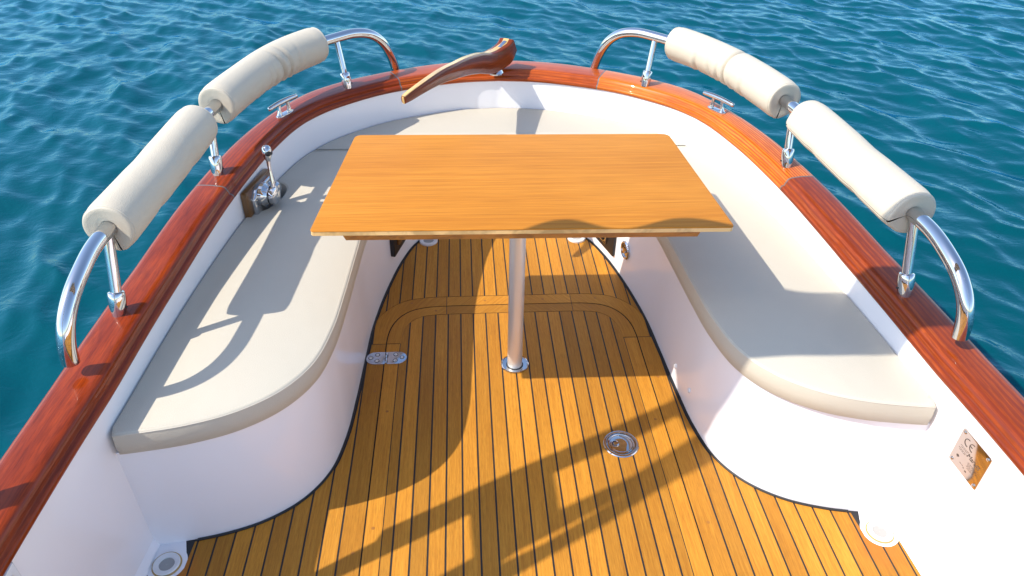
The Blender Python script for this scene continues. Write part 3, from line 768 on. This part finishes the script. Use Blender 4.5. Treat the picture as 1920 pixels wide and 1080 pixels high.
# ------------------------------------------------------------------ tiller
TL = [(.047, 3.425, .742), (.027, 3.388, .716), (-.012, 3.35, .700), (-.055, 3.29, .702), (-.104, 3.183, .735), (-.163, 3.024, .775), (-.207, 2.899, .800), (-.255, 2.79, .817), (-.324, 2.643, .825), (-.385, 2.555, .813)]
TS = spline(TL, .012); n = len(TS)
tw = lambda u: float(np.interp(u, [0, .10, .3, .6, .95, 1], [.074, .068, .050, .036, .026, .022])); thh = lambda u: float(np.interp(u, [0, .05, .15, .3, .5, .75, .97, 1], [.080, .092, .094, .084, .070, .052, .034, .028]))
tiller = empty('tiller', (0, 3.42, .62)); tag(tiller, 'curved laminated wooden tiller with pale centre stripe over the stern', 'tiller')
til = MB(); rows = []; uvs = []
inl_top = []; 
for i, p in enumerate(TS):
    u = i/(n-1); P0 = Vector(p); t = (Vector(TS[min(i+1, n-1)])-Vector(TS[max(i-1, 0)])).normalized(); side = t.cross(Vector((0, 0, 1))).normalized(); upv = side.cross(t).normalized()
    W, Hh = tw(u)*.5, thh(u)*.5; q = .007; r_ = []; uu = []
    sec = [(-W, -Hh+q), (-W, Hh-q), (-W+q*.4, Hh-q*.3), (-W+q, Hh), (0, Hh+.001), (W-q, Hh), (W-q*.4, Hh-q*.3), (W, Hh-q), (W, -Hh+q), (W-q*.4, -Hh+q*.3), (W-q, -Hh), (-W+q, -Hh), (-W+q*.4, -Hh+q*.3)]
    for a, b in sec: r_.append(tuple(P0+side*a+upv*b)); uu.append((a+b, u*.95))
    rows.append(r_); uvs.append(uu)
    inl_top.append((P0, side, upv, W, Hh))
til.grid(rows, uvs, closed_u=True); til.add(rows[0], [tuple(range(13))], [(0, 0)]*13); til.add(rows[-1], [tuple(range(13))], [(0, 0)]*13)
tb = rel(til.build('tiller_arm', M_TILL, None, angle=50), tiller)
il = MB(); rr_ = []; uv_ = []
for i, (P0, side, upv, W, Hh) in enumerate(inl_top):
    wd = W*(.36+.32*i/(n-1)); rr_.append([tuple(P0+side*-wd+upv*(Hh-.004)), tuple(P0+side*-wd+upv*(Hh+.0016)), tuple(P0+side*wd+upv*(Hh+.0016)), tuple(P0+side*wd+upv*(Hh-.004))]); uv_.append([(0, i*.01), (.01, i*.01), (.02, i*.01), (.03, i*.01)])
P0, side, upv, W, Hh = inl_top[-1]; t = (Vector(TS[-1])-Vector(TS[-3])).normalized()
il.grid(rr_, uv_, closed_u=True); il.box(P0+t*.0012, (.004, W*.86, Hh*1.9), Matrix((t, side, upv)).transposed(), bev=.001)
rel(il.build('maple_inlay', M_MAPLE, None), tiller)
P0, side, upv, W, Hh = inl_top[4]; t = (Vector(TS[6])-Vector(TS[3])).normalized()
bl = MB(); bl.box(P0+upv*(Hh+.001), (.05, W*.5, .006), Matrix((t, side, upv)).transposed(), bev=.001); rel(bl.build('fixing_slot', M_CHROME, None), tiller)
br = MB(); br.lathe([(.034, .0), (.036, .006), (.030, .016), (.022, .026), (.020, .040)], (-.015, 3.352, sheer(3)+.036), n=28); rel(br.build('tiller_bracket', M_CHROME, None), tiller)

# ------------------------------------------------------------------ engine control on the port wall
cy0 = 2.490; cxw = -wall_x(cy0)
tw_ = Vector((-(wall_x(2.70)-wall_x(2.43))*-1*-1, .27, 0)); tw_ = Vector((-(wall_x(2.62)-wall_x(2.36)), .26, 0)).normalized()      # along the wall, aft
nin = Vector((tw_.y, -tw_.x, 0)); 
if nin.x < 0: nin = -nin
MC = Matrix((tw_, nin, Vector((0, 0, 1)))).transposed(); c0 = Vector((cxw, cy0, .478))
ctrl = empty('engine_control', c0); ctrl.parent = boat
def cbox(c, s_, bev, name, mat, poly=None):
    m = MB(); m.box(c0+MC @ Vector(c), s_, MC, bev); return rel(m.build(name, mat, None), ctrl)
def cprism(poly, n0, n1, bev, name, mat):      # polygon in (along, up) plane, extruded inboard
    m = MB(); m.prism(poly, n0, n1, bev); MM = Matrix((tw_, Vector((0, 0, 1)), nin)).transposed()
    m.v = [tuple(c0+MM @ Vector(p)) for p in m.v]; return rel(m.build(name, mat, None), ctrl)
cprism(round_poly([(-.140, -.075), (.075, -.075), (.075, .072), (-.140, .072)], [.012]*4, 4), .006, .028, .003, 'backing_board', M_BOARD)
cprism(round_poly([(-.118, -.085), (.070, -.085), (.062, .050), (.03, .062), (-.085, .062), (-.118, .04)], [.012]*6, 4), .028, .046, .008, 'face_plate', M_CHROME)
m = MB(); m.lathe([(.045, .0), (.044, .012), (.036, .020), (.034, .030), (.036, .034), (.034, .052), (.026, .058), (.0005, .059)], c0+MC @ Vector((-.055, .046, .030)), nin, n=36); rel(m.build('control_hub', M_CHROME, None), ctrl)
m = MB(); m.lathe([(.0365, .0), (.0365, .003)], c0+MC @ Vector((-.055, .080, .030)), nin, n=36); rel(m.build('hub_ring', M_BLACK, None), ctrl)
m = MB(); m.lathe([(.026, .0), (.025, .018), (.018, .026), (.0005, .027)], c0+MC @ Vector((.035, .044, .01)), nin, n=28); rel(m.build('side_hub', M_CHROME, None), ctrl)
a = c0+MC @ Vector((-.055, .088, .032)); b = c0+MC @ Vector((-.030, .080, .168))
pts = [a, a*.75+b*.25+nin*.004, (a+b)/2+nin*.002, a*.25+b*.75, b]
m = MB(); m.tube(spline([tuple(p) for p in pts], .01), [float(np.interp(u, [0, .2, .7, 1], [.013, .0085, .0060, .008])) for u in np.linspace(0, 1, len(spline([tuple(p) for p in pts], .01)))], 16); rel(m.build('control_lever', M_CHROME, None), ctrl)
m = MB(); ax = (b-a).normalized(); m.lathe([(.006, -.016), (.0105, -.006), (.0155, .008), (.0175, .022), (.0155, .036), (.009, .043), (.0005, .045)], b, ax, n=28); rel(m.build('lever_knob', M_CHROME, None), ctrl)
m = MB()
for k in (-1, 1):
    dv = (nin*(.55)+Vector((0, -1, 0))*.8).normalized() if k < 0 else (nin*.9+Vector((.3, .5, 0))).normalized()
    dv = (dv-ax*dv.dot(ax)).normalized()
    m.lathe([(.0005, .0040), (.006, .0030), (.0105, -.0005), (.0115, -.006)], b+ax*.017+dv*.0155, dv, n=20)
rel(m.build('knob_insert', M_BLACK, None), ctrl)

# ------------------------------------------------------------------ fittings on the seat risers
def riser_frame(y, sgn):
    i = int(np.abs(BH[:, 1]-y).argmin()); p = BH[i]; t = BH[i-2]-BH[i+2]; t /= np.linalg.norm(t)
    t3 = Vector((sgn*t[0], t[1], 0)); n3 = Vector((-sgn*t[1], sgn*sgn*t[0], 0))
    n3 = Vector((t3.y, -t3.x, 0))
    if n3.x*sgn > 0: n3 = -n3
    return Vector((sgn*p[0], p[1], 0)), t3, n3
def plate_on(y, sgn, z, w_, h_, th, name, mat, parent):
    p, t3, n3 = riser_frame(y, sgn); m = MB(); m.box(p+n3*(th*.5+.002)+Vector((0, 0, z)), (w_, th, h_), Matrix((t3, n3, Vector((0, 0, 1)))).transposed(), bev=.003)
    return m.build(name, mat, parent), p+Vector((0, 0, z)), t3, n3
pp, p, t3, n3 = plate_on(2.70, -1, .205, .20, .20, .02, 'instrument_panel', M_BLACK, boat)
m = MB(); m.box(p+n3*.026, (.13, .012, .12), Matrix((t3, n3, Vector((0, 0, 1)))).transposed(), bev=.003); m.build('panel_face', M_BOARD, pp)
pp, p, t3, n3 = plate_on(2.735, 1, .150, .17, .19, .012, 'switch_panel', M_BOARD, boat)
m = MB(); m.box(p+n3*.010+t3*0+Vector((0, 0, 0)), (.176, .01, .196), Matrix((t3, n3, Vector((0, 0, 1)))).transposed(), bev=.003); m.build('panel_rim', M_BLACK, pp)
m = MB(); m.box(p+n3*.020+Vector((0, 0, -.03)), (.06, .010, .075), Matrix((t3, n3, Vector((0, 0, 1)))).transposed(), bev=.004); sw = m.build('switch_plate', M_CHROME, pp)
m = MB(); m.box(p+n3*.027+Vector((0, 0, -.03)), (.03, .010, .045), Matrix((t3, n3, Vector((0, 0, 1)))).transposed(), bev=.004); m.build('rocker_switch', M_BLACK, pp)
p, t3, n3 = riser_frame(2.555, 1)
m = MB(); m.lathe([(.040, -.002), (.041, .006), (.036, .011), (.031, .009), (.029, .004), (.0005, .003)], p+Vector((0, 0, .150)), n3, n=36); vt = m.build('round_vent', M_CHROME, boat)
m = MB(); m.lathe([(.014, .0), (.013, .010), (.0005, .011)], p+Vector((0, 0, .150))+n3*.003, n3, n=24); m.build('vent_cap', M_PLATE, vt)
for y, z in ((1.905, .070), (1.765, .088)):
    p, t3, n3 = riser_frame(y, 1); m = MB(); m.lathe([(.0085, -.001), (.0082, .004), (.005, .0062), (.0003, .0065)], p+Vector((0, 0, z)), n3, n=20); m.build('screw_cap', M_WPLAST, seat_base)

# ------------------------------------------------------------------ maker's plate
py, pz, pw, ph_ = 1.1535, .413, .108, .112
pc = Vector((wall_x(py), py, pz)); along = Vector((0, -1, 0)); t_ = Vector((wall_x(py-.05)-wall_x(py+.05), -.1, 0)).normalized(); nn = Vector((t_.y, -t_.x, 0)); nn = nn if nn.x < 0 else -nn
MP = Matrix((t_, Vector((0, 0, 1)), nn)).transposed()      # u toward bow, v up, n inboard
def pput(m): m.v = [tuple(pc+MP @ Vector(p)) for p in m.v]; return m
m = MB(); m.prism(round_poly([(-pw/2, -ph_/2), (pw/2, -ph_/2), (pw/2, ph_/2), (-pw/2, ph_/2)], [.006]*4, 5), .0005, .0026, .0006); plate = pput(m).build('builder_plate', M_PLATE, boat)
for a in (-1, 1):
    for b in (-1, 1):
        m = MB(); m.lathe([(.0048, .0026), (.0046, .0042), (.003, .0052), (.0003, .0054)], (a*(pw/2-.009), b*(ph_/2-.009), 0), n=18); pput(m).build('rivet', M_CHROME, plate)
def stroke(mb, pts, wd, z=.0031):
    P = [Vector(p) for p in pts]; a = []; b = []
    for i in range(len(P)):
        t = (P[min(i+1, len(P)-1)]-P[max(i-1, 0)]).normalized(); n_ = Vector((-t.y, t.x))*wd/2
        a.append((*(P[i]+n_), z)); b.append((*(P[i]-n_), z))
    mb.grid([a, b])
le = MB(); rC = .0105
for cx, kind in ((-.024, 'C'), (-.005, 'E')):
    stroke(le, [(cx+rC*math.cos(a), .030+rC*math.sin(a)) for a in np.linspace(R(75), R(285), 24)], .0022)
    if kind == 'E': stroke(le, [(cx-rC, .030), (cx-.001, .030)], .0022)
for k, (x0, x1, y) in enumerate([(-.040, -.008, .010), (-.036, -.012, .006), (-.042, -.006, .000), (-.038, -.016, -.004), (.002, .040, -.012), (.002, .034, -.016), (.004, .042, -.020), (.002, .030, -.024), (.006, .036, -.028), (-.020, -.004, -.034)]):
    x = x0
    while x < x1:
        d = random.uniform(.003, .008); stroke(le, [(x, y), (min(x+d, x1), y)], .0008); x += d+.0015
stroke(le, [(-.036, -.022), (-.033, -.026), (-.030, -.022)], .006); stroke(le, [(.004, -.040), (.010, -.040)], .003); stroke(le, [(-.004, -.037), (-.001, -.037)], .002)
pput(le).build('engraving', M_ENGR, plate, smooth=False)
fc = bpy.data.curves.new('maker_name', 'FONT'); fc.body = 'Marutt'; fc.size = .019; fc.shear = .35; fc.space_character = .92; fc.resolution_u = 3
fo = bpy.data.objects.new('maker_name_text', fc); dg = bpy.context.evaluated_depsgraph_get(); COL.objects.link(fo); dg.update()
fm = bpy.data.meshes.new_from_object(fo.evaluated_get(bpy.context.evaluated_depsgraph_get())); COL.objects.unlink(fo); bpy.data.objects.remove(fo)
for v in fm.vertices: v.co = pc+MP @ Vector((v.co.x-.012, v.co.y-.002, .0031))
fob = bpy.data.objects.new('maker_name', fm); COL.objects.link(fob); fm.materials.append(M_ENGR); fob.parent = plate

# white access frame low on the port side, at the lower left
p0 = Vector((-wall_x(.80), .80, .445)); m = MB()
m.box(p0+Vector((.006, 0, 0)), (.012, .215, .14), None, .004); ap = m.build('access_panel', M_WPLAST, boat)
m = MB(); m.box(p0+Vector((.002, 0, 0)), (.012, .224, .149), None, .004); m.build('panel_gap', M_GREY, ap)
m = MB(); m.box(p0+Vector((.0135, -.012, 0)), (.006, .15, .095), None, .003); m.build('panel_door', M_GEL, ap)
m = MB(); m.lathe([(.0045, .0), (.004, .0018), (.0003, .002)], p0+Vector((.012, .088, .050)), (1, 0, 0), n=14); m.build('screw', M_SATIN, ap)

# ------------------------------------------------------------------ rolled awning and its frame, above and ahead of the camera
aw = empty('awning_frame', (0, 1.0, .56)); tag(aw, 'rolled canvas awning on a board frame above the cockpit, shading the teak deck', 'awning')
XP = -1.19
def shp(pts, name, thick=.022, sx=1):
    """board in the plane x = XP, given where its shadow falls on the deck"""
    P = []
    for a, b in pts:
        z = (a-XP)/.868; P.append((b-.228*z, z))
    m = MB(); m.prism(P, -thick/2, thick/2)
    m.v = [(sx*(XP+q[2]), q[0], q[1]) for q in m.v]; return rel(m.build(name, M_GEL, None, smooth=False), aw)
for sx_ in (1,):
    shp([(-.72, 1.135), (-.617, 1.185), (-.44, 1.285), (-.42, 1.322), (.024, 1.548), (.28, 1.672), (.60, 1.835), (.60, 1.775), (.39, 1.652), (.08, 1.507), (-.17, 1.375), (-.439, 1.234), (-.541, 1.181), (-.66, 1.115)], 'frame_bar', sx=sx_)
    shp([(-.17, 1.3735), (.076, 1.5035), (.079, 1.358), (-.163, 1.216)], 'frame_post', thick=.0215, sx=sx_)
    shp([(-.62, .965), (-.251, 1.169), (.079, 1.358), (.342, 1.483), (.477, 1.572), (.60, 1.650), (.60, 1.585), (.413, 1.483), (.268, 1.404), (.143, 1.335), (-.063, 1.229), (-.159, 1.161), (-.60, .91)], 'frame_bar', sx=sx_)
    shp([(-.60, .885), (-.138, 1.171), (.046, 1.257), (.189, 1.343), (.357, 1.442), (.60, 1.578), (.60, 1.53), (.455, 1.459), (.361, 1.406), (.218, 1.315), (-.068, 1.156), (-.58, .85)], 'frame_bar', sx=sx_)
m = MB(); m.tube([(1.205, .80, sheer(.8)+.04), (1.19, 1.02, 1.2), (1.165, 1.28, 2.0)], .014, 16); rel(m.build('frame_pole', M_CHROME, None), aw)
# canvas roll: its shadow band runs y 1.60..1.90 across the starboard seat
zr = 2.03; rows = []; N = 40; nx = 90
for i in range(nx+1):
    x = -1.20+2.40*i/nx; sxv = x+.868*zr; r_ = []
    lump = .0
    for c_, w_, h_ in ((.74, .115, .088), (1.10, .14, .085)): lump += h_*math.exp(-((sxv-c_)/w_)**2)
    yc = 1.755-.228*zr; hw = .145+.004*math.sin(x*13); tp = min(1, .55+6*min(x+1.20, 1.20-x))
    for k in range(N):
        a = 2*math.pi*k/N; cy_, cz_ = math.cos(a), math.sin(a)
        r_.append((x, yc+hw*tp*math.copysign(abs(cy_)**.8, cy_)+(lump if cy_ > 0 else 0)*abs(cy_), zr+.05*tp*math.copysign(abs(cz_)**.8, cz_)+.004*math.sin(x*31+k)))
    rows.append(r_)
m = MB(); m.grid(rows, closed_u=True); m.add(rows[0], [tuple(range(N))]); m.add(rows[-1], [tuple(range(N))])
rel(m.build('canvas_roll', M_CANVAS, None), aw)
